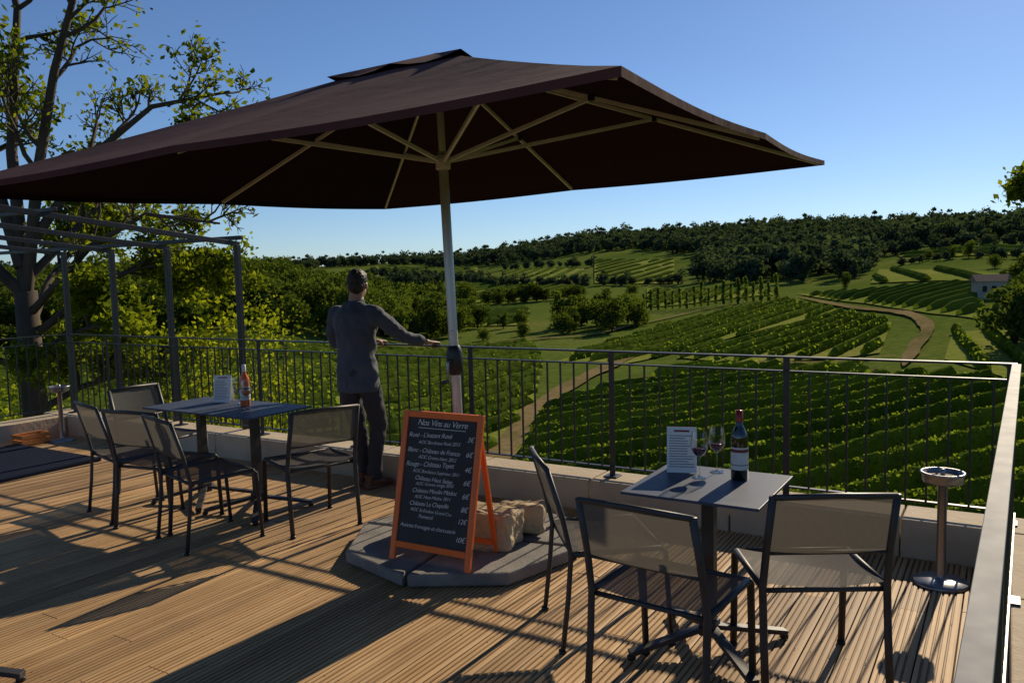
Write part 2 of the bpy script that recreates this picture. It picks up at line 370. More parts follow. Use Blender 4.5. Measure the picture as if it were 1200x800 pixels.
vines(V,pol([(25.4,400),(34,340),(34,285),(26,322)]),80,9,1.3,2.0,5,0,mt='leaf_vine_far',ground='fieldlight',jit=.3)
vines(V,pol([(-.5,600),(5.2,487),(5.2,379),(-.5,436)]),75,10,1.3,2.2,6,0,mt='leaf_vine_far',ground='fieldlight',jit=.3)
vines(V,pol([(5.9,560),(11.4,520),(11.4,350),(5.9,378)]),62,9,1.3,2.0,6,0,mt='leaf_vine_far',ground='fieldlight',jit=.3)
vines(V,pol([(-9.4,820),(-2.3,700),(-2.3,539),(-9,650)]),70,13,1.3,3.0,8,0,mt='leaf_vine_far',ground='fieldlight',jit=.3)
vines(V,pol([(-4.2,500),(4.8,368),(4.8,305),(-3.8,310)]),66,8,1.3,1.8,5,0,mt='leaf_vine_far',ground='fieldlight',jit=.3)
vines(V,pol([(-34,148),(-21,126),(-12,124),(-12.3,60),(-24,50),(-36,60)]),60,3.0,1.1,.7,1,6,.2,ground='fieldlight')
vines(V,pol([(-11,134),(-4,146),(1.5,144),(2.2,108),(1.4,72),(-1.8,50),(-3,36),(-11.6,44)]),62,3.0,1.05,.62,.9,12,.16,ground='fieldlight',leafmax=60)
vines(V,pol([(-3.6,283),(1.3,260),(1.2,194),(-3.6,206)]),60,5,1.3,1.1,2,0,mt='leaf_vine_far',ground='fieldlight',jit=.4)
vines(V,pol([(9.5,330),(17,262),(18,215),(9.5,236)]),66,5.5,1.3,1.3,3,0,mt='leaf_vine_far',ground='fieldlight',jit=.4)
def path(name,pts,wd):
    P0=pol(pts); P=[]
    for i in range(len(P0)-1):   # Catmull-Rom smoothing
        a=P0[max(i-1,0)];b=P0[i];c=P0[i+1];d=P0[min(i+2,len(P0)-1)]
        for t in np.arange(0,1,.125): P.append(.5*((2*b)+(c-a)*t+(2*a-5*b+4*c-d)*t*t+(3*b-a-3*c+d)*t**3))
    P.append(P0[-1]); P=np.array(P); L=[];R=[]
    for i in range(len(P)):
        d=P[min(i+1,len(P)-1)]-P[max(0,i-1)]; d/=np.linalg.norm(d); n=np.array([-d[1],d[0]]); e=min(1,(len(P)-1-i)/6+.15,i/6+.15); ww=wd*(1+.12*math.sin(i*.9)+rng.normal(0,.06))*e; L.append(P[i]+n*ww/2); R.append(P[i]-n*ww/2)
    vs=[];fs=[]
    for l,r in zip(L,R):
        for t in (0,.5,1):
            q=l*(1-t)+r*t; x,y=W(*q); vs.append((x,y,float(TZ(*q))+.14+.0014*math.hypot(*q)))
    for i in range(len(L)-1):
        for t in (0,1):
            a=i*3+t; fs.append((a,a+1,a+4,a+3))
    me=bpy.data.meshes.new(name); me.from_pydata(vs,[],fs); me.materials.append(M['path']); me.update(); o=bpy.data.objects.new(name,me); S.collection.objects.link(o)
path('dirt_path',[(-3.0,33),(-1.2,48),(1.8,68),(4.5,84),(7.2,100),(10,128)],2.2)
path('dirt_path',[(19.5,205),(22.8,160),(25.9,134),(27.2,112),(26.6,96),(25.9,82)],1.6)
path('dirt_path',[(12,87),(16,93),(25.5,90)],1.4)
path('dirt_path',[(-12,150),(-4,150),(2,151),(6,153),(9,175),(13,195),(19,205)],1.6)

# ------------------------------------------------------------------ trees
def proto(name,H,rx,nc,nl,ls,mt,trunk=.25,base=.25,shape='round'):
    V_=[];cs=[]
    for _ in range(nc):
        if shape=='round':
            d=rng.normal(size=3); d/=np.linalg.norm(d); d*=rng.random()**.45; c=np.array([d[0]*rx*.78,d[1]*rx*.78,H*(base+(1-base)*.5)+d[2]*H*(1-base)*.42]); rr=rx*(.28+.22*rng.random())
        else:
            t=rng.random(); c=np.array([rng.normal()*rx*.2,rng.normal()*rx*.2,H*(.06+.86*t)]); rr=rx*(.45+.3*rng.random())*(1.15-.75*abs(t-.35))
        n=nl; d=rng.normal(size=(n,3)); d/=np.linalg.norm(d,axis=1,keepdims=True); rad=(.55+.5*rng.random(n))[:,None]
        C=c+d*rad*rr*np.array([1,1,.8 if shape=='round' else 1.8]); V_.append(leafquads(C,ls,.8,bias=d*1.2))
    V_=np.concatenate(V_)
    b=B(); b.tube([(0,0,-1),(0.05,0,H*base*.7),(0,.1,H*.55),(0.1,0,H*.8)],[trunk,trunk*.8,trunk*.5,trunk*.15],'bark',6)
    for k in range(5):
        a=k*1.3; b.tube([(0,0,H*base*.8),(math.cos(a)*rx*.3,math.sin(a)*rx*.3,H*.5),(math.cos(a)*rx*.6,math.sin(a)*rx*.6,H*.65)],[trunk*.45,trunk*.3,trunk*.1],'bark',5)
    me=bpy.data.meshes.new(name); vs=b.v+[tuple(p) for p in V_.reshape(-1,3)]; o=len(b.v)
    fs=b.f+[(o+4*i,o+4*i+1,o+4*i+2,o+4*i+3) for i in range(len(V_))]
    me.from_pydata(vs,[],fs); me.materials.append(M['bark']); me.materials.append(M[mt]); me.polygons.foreach_set('material_index',[0]*len(b.f)+[1]*len(V_)); me.update(); return me
PR=[proto('tree_mesh',10,3.8+.5*i,18+2*i,85,.34,'leaf_tree',base=.02) for i in range(4)]
PF=[proto('far_tree_mesh',12,5+.6*i,14,30,.85,'leaf_far_haze',base=.04) for i in range(3)]
PP=[proto('poplar_mesh',9,.95,18,36,.28,'leaf_poplar',.12,shape='col') for i in range(2)]
def inst(parent,me,u,w,s,sz=1,name='tree'):
    x,y=W(u,w); o=bpy.data.objects.new(name,me); S.collection.objects.link(o); o.parent=parent; o.location=(x,y,float(TZ(u,w))-.2); o.rotation_euler=(0,0,random.random()*6.28); o.scale=(s*random.uniform(.85,1.15),s*random.uniform(.85,1.15),s*sz)
plots=[pol([(-.8,620),(5.5,500),(5.5,340),(-.8,420)]),pol([(5.6,575),(11.7,530),(11.7,340),(5.6,360)]),pol([(-9.8,840),(-2,715),(-2,530),(-9.4,620)]),pol([(24,420),(35,350),(35,180),(30.6,170),(23,220)]),pol([(-4.4,510),(5,375),(5,300),(-4,305)])]
def scatter(name,P,sp,meshes,s0,s1,excl=True,prob=1):
    e=empty(name); mn=P.min(0);mx=P.max(0)
    for a in np.arange(mn[0],mx[0],sp):
        for b in np.arange(mn[1],mx[1],sp):
            u=a+random.uniform(-.5,.5)*sp; w=b+random.uniform(-.5,.5)*sp
            if random.random()>prob or not inside(P,u,w): continue
            if excl and any(inside(q,u,w) for q in plots): continue
            s=random.uniform(s0,s1); inst(e,random.choice(meshes),u,w,s,random.uniform(.8,1.15))
scatter('hill_woodland',pol([(-36,152),(-22,130),(-12,140),(-9,160),(-5,200),(-5,280),(-12,310),(-36,320)]),6.6,PR,.5,1.1)
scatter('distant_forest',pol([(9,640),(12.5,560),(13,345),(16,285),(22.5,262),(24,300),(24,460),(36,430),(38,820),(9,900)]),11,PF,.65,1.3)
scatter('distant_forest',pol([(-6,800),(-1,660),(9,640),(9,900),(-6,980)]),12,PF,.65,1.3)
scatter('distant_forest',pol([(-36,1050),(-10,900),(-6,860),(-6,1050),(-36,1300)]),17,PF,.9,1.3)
# dense copses in the valley floor
scatter('valley_copse',pol([(-8.5,158),(-3.6,172),(-3.4,200),(-5,215),(-9,190)]),5.6,PR,.5,.95)
scatter('valley_copse',pol([(2.4,158),(5.2,153),(8.8,158),(9.2,178),(5,184),(2.6,176)]),6.0,PR,.5,.95)
scatter('valley_copse',pol([(-5,300),(-1,296),(-1,318),(-4.6,330)]),9,PR,.6,1.0,excl=False)
def hedge(pts,n,s0,s1,me):
    e=empty('hedgerow'); P=pol(pts)
    for i in range(n):
        t=(i+random.random())/n*(len(P)-1); k=min(int(t),len(P)-2); q=P[k]+(P[k+1]-P[k])*(t-k)+rng.normal(0,1.6,2); inst(e,random.choice(me),q[0],q[1],random.uniform(s0,s1))
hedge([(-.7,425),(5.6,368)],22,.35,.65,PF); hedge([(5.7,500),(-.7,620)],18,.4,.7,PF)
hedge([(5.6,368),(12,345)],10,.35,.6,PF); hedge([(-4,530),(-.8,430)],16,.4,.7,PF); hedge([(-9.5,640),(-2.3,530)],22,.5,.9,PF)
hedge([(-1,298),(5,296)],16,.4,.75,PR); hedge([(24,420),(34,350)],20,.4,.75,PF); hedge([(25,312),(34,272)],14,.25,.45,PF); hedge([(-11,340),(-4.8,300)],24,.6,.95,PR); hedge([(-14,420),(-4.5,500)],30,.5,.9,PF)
e=empty('valley_trees')
for (p,r,s) in [(-2.4,198,.7),(-.6,190,.45),(.7,182,.5),(-2.9,240,.7),(-.9,290,.6),(8.5,300,.5),(-2,160,.3),(.8,158,.35)]:
    inst(e,random.choice(PR),r*math.sin(math.radians(p)),r*math.cos(math.radians(p)),s)
e=empty('poplar_row')
for i in range(19):
    t=i/18; p=9.3+8.8*t; r=225-36*t; inst(e,random.choice(PP),r*math.sin(math.radians(p)),r*math.cos(math.radians(p)),random.uniform(.55,.85),1.0,'poplar')
e=empty('lone_tree'); inst(e,PR[1],225*math.sin(math.radians(22.4)),225*math.cos(math.radians(22.4)),.45)
e=empty('orchard_trees')
for (p,r,s) in [(31.9,90,.75),(32.9,98,.8),(33.5,90,.8),(32.2,118,.5),(32.5,150,.7),(33.4,160,.8),(28.5,300,.5),(27.2,310,.4),(29.4,296,.6),(30.8,230,.4)]:
    inst(e,random.choice(PR),r*math.sin(math.radians(p)),r*math.cos(math.radians(p)),s)
# farmhouse on the slope
hb=B(); T0=Matrix.Translation((*W(74.5,126),float(TZ(74.5,126))))@Matrix.Rotation(.3,4,'Z')
hb.box((0,0,1.2),(4.5,3.4,3.0),'wall',T=T0); hb.add([(-2.6,-2.0,2.65),(2.6,-2.0,2.65),(2.6,2.0,2.65),(-2.6,2.0,2.65),(-2.6,0,3.7),(2.6,0,3.7)],[(0,1,5,4),(2,3,4,5),(0,4,3),(1,2,5)],'tile',T=T0)
for x in(-1.3,0,1.3): hb.box((x,-1.72,1.5),(.6,.05,.9),'joist',T=T0)
hb.obj('farmhouse')

# ------------------------------------------------------------------ big oak on the left
class Oak:
    def __init__(s): s.b=B(); s.L=[]
    def br(s,p,d,L,r,lev,dens):
        n=5; pts=[p];rad=[r]; q=p.copy(); d=d.normalized()
        for i in range(n):
            d=(d+Vector((random.gauss(0,.16),random.gauss(0,.16),random.gauss(.05,.14)))).normalized(); q=q+d*L/n; pts.append(q.copy()); rad.append(r*(1-.75*(i+1)/n)+.003)
        s.b.tube(pts,rad,'bark',5 if lev<2 else 4,cap=False)
        s.kids(pts,rad,L,lev,dens)
    def kids(s,pts,rad,L,lev,dens):
        if lev>=3:
            k=int(dens*13*random.uniform(.4,1.6))
            for _ in range(k):
                i=random.randrange(1,len(pts)); c=pts[i]
                s.L.append((c.x+random.gauss(0,.11),c.y+random.gauss(0,.11),c.z+random.gauss(0,.10)))
            return
        m={0:9,1:6,2:5}[lev]
        for j in range(m):
            f=random.uniform(.25,1); x=f*(len(pts)-1); i=min(int(x),len(pts)-2); t=x-i; p=pts[i].lerp(pts[i+1],t); ax=(pts[i+1]-pts[i]).normalized()
            o=Vector((random.gauss(0,1),random.gauss(0,1),random.gauss(.15,.8))); o=(o-ax*o.dot(ax)).normalized()
            s.br(p,(ax*.75+o*random.uniform(.6,1.0)),L*random.uniform(.38,.6)*(1.1-.4*f),max(.006,rad[i]*.5),lev+1,dens)
def P3(u,w,z): x,y=W(u,w); return Vector((x,y,z))
ok=Oak()
tr=[P3(-8.3,14,-7),P3(-8.25,14,-3),P3(-8.4,14.1,0),P3(-8.35,14,1.6)]; ok.b.tube(tr,[.30,.24,.2,.18],'bark',10)
limbs=[([(-8.35,14,1.5),(-8.6,14.3,4),(-8.5,14.6,6.5),(-8.9,14.5,9)],.12,3.2,.8),
([(-8.35,14,1.5),(-8,14,3.6),(-7.5,13.8,5.2),(-6.9,13.6,6.6),(-6.5,13.5,8)],.11,3.0,.45),
([(-8.2,14,2.4),(-7.3,14.4,3.9),(-6.3,14.7,4.8),(-5.0,15,5.1)],.09,2.4,.28),
([(-8.3,14,1.2),(-7.0,13.6,2.3),(-5.9,13.3,2.8),(-4.6,13,2.6)],.07,1.9,.10),
([(-8.3,14,.8),(-7.3,14.6,1.7),(-6.4,15,2.2),(-5.6,15.3,2.2)],.08,2.2,1.4),
([(-8.3,14,.4),(-7.6,13.7,.8),(-6.9,13.4,1.0),(-6.2,13.2,.9)],.07,2.0,1.6),
([(-8.35,14,1.5),(-9.4,13.7,2.8),(-10.6,13.5,3.8),(-12,13.4,4.6)],.11,2.8,1.3),
([(-8.4,14,2.0),(-9.2,14.4,4.5),(-10,14.8,6.6),(-10.6,15,8.4)],.11,3.0,1.0),
([(-8.3,14,1.8),(-7.5,14.8,3.0),(-6.9,15.4,3.9),(-6.3,16,4.3)],.08,2.2,.7),
([(-8.3,14,.2),(-8.9,13.4,.6),(-9.8,13,.6),(-10.8,12.8,.2)],.07,2.2,1.6),
([(-8.3,14,-.5),(-8.0,14.9,-.2),(-7.3,15.6,0),(-6.6,16.2,-.2)],.07,2.1,1.6),
([(-8.3,14,1.0),(-8.6,15.2,1.8),(-8.5,16.2,2.6),(-8.2,17,3.3)],.08,2.4,1.3)]
for pts,r,L,dn in limbs:
    q=[P3(*p) for p in pts]; rad=[r*(1-.75*i/(len(q)-1)) for i in range(len(q))]; ok.b.tube(q,rad,'bark',7,cap=False); ok.kids(q,rad,L,0,dn)
par=empty('oak_tree'); o1=ok.b.obj('trunk_and_branches',par)
C=np.array(ok.L); quads('foliage',leafquads(C,.058,.6),'leaf_oak',par)
# sunlit shrubs beyond the railing, left
def shrub(name,u,w,h,r,n,mt='leaf_bush',ls=.06):
    z0=float(TZ(u,w)); par=empty(name); b=B(); cs=[]
    for k in range(14):
        a=random.random()*6.28; rr=r*random.uniform(.2,.9); hh=h*random.uniform(.5,1); p=P3(u,w,z0-.1); q=p+Vector((math.cos(a)*rr*.4,math.sin(a)*rr*.4,hh*.6)); e_=p+Vector((math.cos(a)*rr,math.sin(a)*rr,hh))
        b.tube([p,q,e_],[.04,.02,.006],'bark',5); cs+= [e_,q.lerp(e_,.5),q]
    b.obj('stems',par); cs=np.array([tuple(c) for c in cs]); C=cs[rng.integers(0,len(cs),n)]+rng.normal(size=(n,3))*r*.2; quads('leaves',leafquads(C,ls,.65),mt,par)
shrub('yellow_green_shrub',-5.4,14.5,7.3,1.2,3600,ls=.052)
shrub('yellow_green_shrub',-6.6,15.5,7.4,1.3,3600,ls=.052)
shrub('yellow_green_shrub',-6.5,22,8.2,1.6,3000)
shrub('yellow_green_shrub',-11.5,18,7.2,2.2,4000)
# tree whose twigs reach in at the right
ok=Oak(); ok.b.tube([P3(12.3,13,-7),P3(12.2,13,-1),P3(12.0,13,3)],[.2,.16,.1],'bark',8)
for pts,r,L,dn in [([(12.1,13,1.5),(10.6,13,2.5),(9.2,13,2.9),(8.2,13,2.95)],.05,.8,1.2),([(12.1,13,1.5),(12.6,13.5,3.5),(12.8,14,5)],.08,2,1.2),([(12.1,13,.5),(13.3,12.5,2.0),(14.2,12,3)],.08,2,1.2),([(12.1,13,-.5),(11.4,13.8,.6),(11,14.2,1.4)],.06,1.2,1.2)]:
    q=[P3(*p) for p in pts]; rad=[r*(1-.75*i/(len(q)-1)) for i in range(len(q))]; ok.b.tube(q,rad,'bark',6,cap=False); ok.kids(q,rad,L,0,dn)
par=empty('young_oak_tree'); ok.b.obj('trunk_and_branches',par); quads('foliage',leafquads(np.array(ok.L),.06,.6),'leaf_oak',par)

# ------------------------------------------------------------------ deck
XL,YF,YB=-9.0,5.08,-4.5
d=B(); pitch=.145; wd=.139; x=XL
while x<0.0:
    ys=[YB]; y=YB+random.uniform(.6,3.9)
    while y<YF-.5: ys.append(y); y+=3.6
    ys.append(YF-.004)
    for a,b_ in zip(ys[:-1],ys[1:]):
        n=5; prof=[(0,-.028),(0,-.003)]
        for i in range(n):
            x0=i*wd/n; q=wd/n
            prof+= [(x0+q*.08,0),(x0+q*.66,0)]
            if i<n-1: prof+= [(x0+q*.76,-.0055),(x0+q*.98,-.0055)]
        prof+=[(wd,-.003),(wd,-.028)]
        zj=random.gauss(0,.0006); m=len(prof); v0=[(x+px,a+.002,pz+zj) for px,pz in prof]; v1=[(x+px,b_-.002,pz+zj) for px,pz in prof]
        d.add(v0+v1,[(i,i+1,m+i+1,m+i) for i in range(m-1)]+[tuple(range(m-1,-1,-1)),tuple(range(m,2*m))],'deck')
    x+=pitch
d.box(((XL)/2,(YF+YB)/2,-.08),(-XL,YF-YB,.06),'joist')
d.obj('wooden_deck')
sc=B()
for i in range(int(9/.145)):
    for yy in np.arange(-3.6,5,.6):
        for dx in(.03,.11): sc.lathe([(0,.0015),(.004,.0012),(.0045,.0)],'frame',6,(XL+i*.145+dx,yy,0))
sc.obj('deck_screws')
c=B(); x=XL-.5
while x<.3:
    L=min(.995,.3-x); c.box((x+L/2,YF+.16,.04),(L-.006,.32,.36),'curb'); x+=1.0
y=YF-.01
while y>-3: c.box((XL-.17,y-.5,.04),(.32,.994,.36),'curb'); y-=1.0
y=YF-.01
while y>-3: c.box((.19,y-.5,.04),(.30,.994,.36),'curb'); y-=1.0
c.obj('limestone_curb',bevel=.008)
w_=B(); w_.box((-4.4,YF+.15,-5.2),(9.9,.3,10),'wall'); w_.box((XL-.17,.5,-5.2),(.3,9,10),'wall'); w_.box((.19,.5,-5.2),(.3,9,10),'wall'); w_.obj('terrace_wall')
# ------------------------------------------------------------------ railings
RY=5.25; HT=1.127; ZC=.22
def railing(name,a,b_,posts,top='rail'):
    r=B(); a=Vector((*a,0));b_=Vector((*b_,0)); L=(b_-a).length; dd=(b_-a)/L; up=Vector((0,0,1))
    r.beam(a+up*(HT-.006),b_+up*(HT-.006),.045,.012,top)
    r.beam(a+up*(HT-.095),b_+up*(HT-.095),.03,.010,'rail')
    r.beam(a+up*(ZC+.07),b_+up*(ZC+.07),.03,.010,'rail')
    for s_ in posts:
        p=a+dd*s_; r.beam(p+up*ZC,p+up*(HT-.012),.04,.012,'rail',up=tuple(dd.cross(up)))
        r.box(p+up*(ZC+.005),(.10,.10,.01),'rail')
    k=.11
    while k<L:
        if min(abs(k-s_) for s_ in posts)>.04:
            p=a+dd*k; r.beam(p+up*(ZC+.075),p+up*(HT-.1),.012,.012,'rail')
        k+=.11
    return r.obj(name,bevel=.0015)
railing('metal_railing',(.055,RY),(-9.18,RY),[.03,1.24,2.45,3.66,4.87,6.08,7.29,8.50,9.2])
railing('metal_railing',(-9.18,RY-.03),(-9.18,-2.5),[1.2,2.4,3.6,4.8,6.0,7.2])
railing('metal_railing',(.05,RY-.03),(-.07,-1.0),[1.2,2.4,3.6,4.8,6.0],'handrail')

# ------------------------------------------------------------------ pergola
g=B(); sl=.105
for X in(-6.42,-7.5,-8.47,-9.4):
    g.beam((X,RY+.14,ZC),(X,RY+.14,2.03),.05,.05,'rail'); g.beam((X,RY+.165,2.04),(X,-.5,2.04+sl*(RY+.6)),.035,.045,'rail')
    g.beam((X,-.45,0),(X,-.45,2.04+sl*(RY+.45)),.05,.05,'rail')
g.beam((-6.35,RY+.14,2.10),(-11,RY+.14,2.10),.04,.04,'rail')
for yy in(3.6,1.8,0): g.beam((-6.35,yy,2.1+sl*(RY-yy)),(-9.6,yy,2.1+sl*(RY-yy)),.03,.03,'rail')
g.obj('steel_pergola',bevel=.003)

# ------------------------------------------------------------------ parasol
def parasol():
    par=empty('patio_umbrella'); cx,cy,cz=-2.92,3.99,2.297; rot=math.radians(2.3); half=1.9; apex=3.0
    gx,gy=.0185,.0406
    def pt(a,b_,z=0): # a,b in -1..1
        x=half*(a*math.cos(rot)-b_*math.sin(rot)); y=half*(a*math.sin(rot)+b_*math.cos(rot))
        return Vector((cx+x,cy+y,cz+gx*x+gy*y+z))
    H_=apex-cz
    rim=[(-1,-1),(0,-1),(1,-1),(1,0),(1,1),(0,1),(-1,1),(-1,0)]
    c=B(); n=10
    for k in range(8):
        A=rim[k];Bq=rim[(k+1)%8]; vs=[];fs=[]
        for i in range(n+1):
            t=i/n
            for j in range(n+1):
                s_=j/n; a=(A[0]*(1-s_)+Bq[0]*s_)*t; b_=(A[1]*(1-s_)+Bq[1]*s_)*t
                sag=-.022*math.sin(math.pi*s_)*math.sin(math.pi*min(1,t*1.02)*.8)*1.0; inn=1-.010*math.sin(math.pi*s_)*t
                zz=H_*(1-t)**1.05+sag*t; vs.append(pt(a*inn,b_*inn,zz))
        for i in range(n):
            for j in range(n):
                a=i*(n+1)+j; fs.append((a,a+n+1,a+n+2,a+1) if i else (a,a+n+1,a+n+2))
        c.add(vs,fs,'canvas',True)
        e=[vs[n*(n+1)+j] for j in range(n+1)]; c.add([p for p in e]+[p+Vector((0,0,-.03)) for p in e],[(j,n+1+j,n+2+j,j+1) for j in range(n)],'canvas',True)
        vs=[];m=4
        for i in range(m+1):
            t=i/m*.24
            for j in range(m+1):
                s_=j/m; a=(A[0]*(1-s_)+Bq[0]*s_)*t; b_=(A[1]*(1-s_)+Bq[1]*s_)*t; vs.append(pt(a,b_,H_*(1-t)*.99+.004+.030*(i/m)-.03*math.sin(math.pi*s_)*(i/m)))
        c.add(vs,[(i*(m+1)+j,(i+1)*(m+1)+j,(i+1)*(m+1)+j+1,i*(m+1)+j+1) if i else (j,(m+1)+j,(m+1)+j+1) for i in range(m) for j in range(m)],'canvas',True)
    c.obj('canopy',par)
    f=B(); base=Vector((-2.85,4.04,0)); top=Vector((cx,cy,2.93)); ax=(top-base).normalized()
    f.tube([base+ax*.1,base+ax*2.42],.029,'pole',20); f.tube([base+ax*2.3,top],.022,'pole',16)
    hub=base+ax*2.36; f.tube([hub-ax*.04,hub+ax*.04],.045,'alu',16); f.tube([top-ax*.10,top-ax*.02],.06,'blackpl',16)
    for (a,b_) in rim:
        dz=-.035
        tip=pt(a*.985,b_*.985,dz+.015); st=pt(a*.02,b_*.02,H_-.06); f.beam(st,tip,.014,.022,'ribs')
        mid=st.lerp(tip,.52); f.beam(hub+(mid-hub).normalized()*.045,mid,.016,.022,'alu')
        f.box(mid,(.035,.035,.035),'blackpl')
    q=base+ax*1.17; f.tube([q-ax*.09,q-ax*.05,q+ax*.05,q+ax*.09],[.035,.05,.05,.035],'blackpl',16); f.tube([q,q+Vector((.02,-.10,0))],.012,'blackpl',8); f.tube([q+Vector((.02,-.10,0)),q+Vector((.02,-.10,-.12))],.008,'steel',8)
    f.tube([q+Vector((.02,-.1,-.12)),q+Vector((.02,-.16,-.12))],.012,'blackpl',8)
    f.lathe([(0,.0),(.012,.005),(.012,.02),(0,.025)],'paper',10,tuple(base+ax*1.33+Vector((.02,-.04,0))))
    f.tube([base+ax*.06,base+ax*.45],.037,'steel',20); f.obj('pole_and_ribs',par,bevel=.0015)
    s_=B(); b0=Vector((base.x,base.y,0)); R=.74
    for k in range(4):
        a0=k*math.pi/2+math.radians(8); prof=[]
        for t in(0,.5,1): prof.append((R*math.cos(a0+t*math.pi/2),R*math.sin(a0+t*math.pi/2)))
        cc=(math.cos(a0+math.pi/4)*.02,math.sin(a0+math.pi/4)*.02)
        inner=[(.09*math.cos(a0+math.pi/2*.9),.09*math.sin(a0+math.pi/2*.9)),(.09*math.cos(a0+.1),.09*math.sin(a0+.1))]
        P=[(p[0]*.975+cc[0],p[1]*.975+cc[1]) for p in prof+inner]
        m=len(P); zt=.085+random.uniform(-.004,.004)
        s_.add([(b0.x+p[0],b0.y+p[1],.012) for p in P]+[(b0.x+p[0],b0.y+p[1],zt) for p in P],[tuple(range(m-1,-1,-1)),tuple(range(m,2*m))]+[(i,(i+1)%m,m+(i+1)%m,m+i) for i in range(m)],'conc')
    s_.obj('base_slabs',par,bevel=.012)
    t=bpy.data.textures.new('rough','CLOUDS'); t.noise_scale=.09; t.noise_depth=3
    for cpos,sz,rz in[((.17,-.12,.20),(.52,.26,.24),.15),((-.24,-.16,.17),(.30,.22,.17),-.3),((.3,.18,.18),(.3,.2,.18),.5)]:
        k_=B(); k_.box((0,0,0),sz,'stone')
        # irregular quarried block
        k_.v=[(a*(1+random.uniform(-.12,.05)),b__*(1+random.uniform(-.15,.05)),c__*(1+random.uniform(-.12,.06))) for a,b__,c__ in k_.v]
        o=k_.obj('ballast_stone',par,(b0.x+cpos[0],b0.y+cpos[1],cpos[2]),rz); bv=o.modifiers.new('b','BEVEL'); bv.width=.03; bv.segments=2; m=o.modifiers.new('s','SUBSURF'); m.subdivision_type='SIMPLE'; m.levels=m.render_levels=4
        dm=o.modifiers.new('d','DISPLACE'); dm.texture=t; dm.strength=.05; dm.texture_coords='GLOBAL'
parasol()

# ------------------------------------------------------------------ tables and chairs
def table(x,y,rot=0,fl=.40,name='patio_table'):
    t=B(); T=Matrix.Identity(4)
    t.box((0,0,.741),(.585,.585,.012),'top'); t.box((0,0,.727),(.30,.30,.014),'frame'); t.box((0,0,.40),(.055,.055,.64),'frame')
    for k in range(4):
        a=math.pi/4+k*math.pi/2; dx,dy=math.cos(a),math.sin(a)
        t.beam((dx*.03,dy*.03,.10),(dx*fl*.95,dy*fl*.95,.028),.045,.022,'frame'); t.lathe([(0,.02),(.02,.018),(.02,0),(0,0)],'blackpl',12,(dx*fl*.93,dy*fl*.93,0))
        t.beam((dx*.02,dy*.02,.70),(dx*.2,dy*.2,.716),.03,.012,'frame')
    t.box((0,0,.10),(.075,.075,.07),'frame')
    return t.obj(name,loc=(x,y,.002),rot=rot,bevel=.0025)
table(-1.10,3.42); table(-5.27,4.0); table(-4.67,4.0); table(-3.96,1.49,math.radians(-13.5),.5)
def chair(x,y,face):
    c=B(); w=.24
    for s in(-1,1):
        c.tube([(s*w,-.26,0),(s*w,-.23,.25),(s*w,-.215,.44),(s*w*.98,-.25,.61),(s*w*.96,-.315,.83)],[(.016,.012)]*5,'frame',8)
        c.tube([(s*w,.24,0),(s*w,.215,.43),(s*w,.19,.447),(s*w,-.21,.44)],[(.016,.012),(.016,.012),(.014,.014),(.014,.014)],'frame',8)
        c.lathe([(0,.012),(.019,.012),(.019,-.001),(0,-.001)],'blackpl',10,(s*w,-.26,0)); c.lathe([(0,.012),(.019,.012),(.019,-.001),(0,-.001)],'blackpl',10,(s*w,.24,0))
    c.tube([(-w,.2,.445),(w,.2,.445)],.011,'frame',8); c.tube([(-w,-.2,.425),(w,-.2,.425)],.011,'frame',8)
    c.tube([(-w*.96,-.315,.826),(0,-.325,.832),(w*.96,-.315,.826)],.012,'frame',8); c.tube([(-w*.98,-.245,.59),(w*.98,-.245,.59)],.009,'frame',8)
    n=8
    vs=[];
    for i in range(n+1):
        for j in range(n+1):
            a=i/n;b_=j/n; vs.append((-w*.97+2*w*.97*a,.20-.41*b_,.457-.018*math.sin(math.pi*a)-.012*math.sin(math.pi*b_)))
    fs=[(i*(n+1)+j,(i+1)*(n+1)+j,(i+1)*(n+1)+j+1,i*(n+1)+j+1) for i in range(n) for j in range(n)]
    c.add(vs,fs,'sling',True); vs=[]
    for i in range(n+1):
        for j in range(n+1):
            a=i/n;b_=j/n; vs.append(((-w*.95+2*w*.95*a),-.247-.070*b_-.014*math.sin(math.pi*a),.592+.235*b_))
    c.add(vs,fs,'sling',True)
    return c.obj('patio_chair',loc=(x,y,.002),rot=face-math.pi/2)
D=math.radians
chair(-1.60,3.42,math.atan2(.62,.78)); chair(-1.11,2.98,D(85)); chair(-.69,3.42,math.atan2(.86,-.5))
chair(-5.50,3.58,D(76)); chair(-5.02,3.52,D(100)); chair(-4.46,3.42,D(75)); chair(-4.10,3.97,D(158)); chair(-5.82,4.05,D(5))

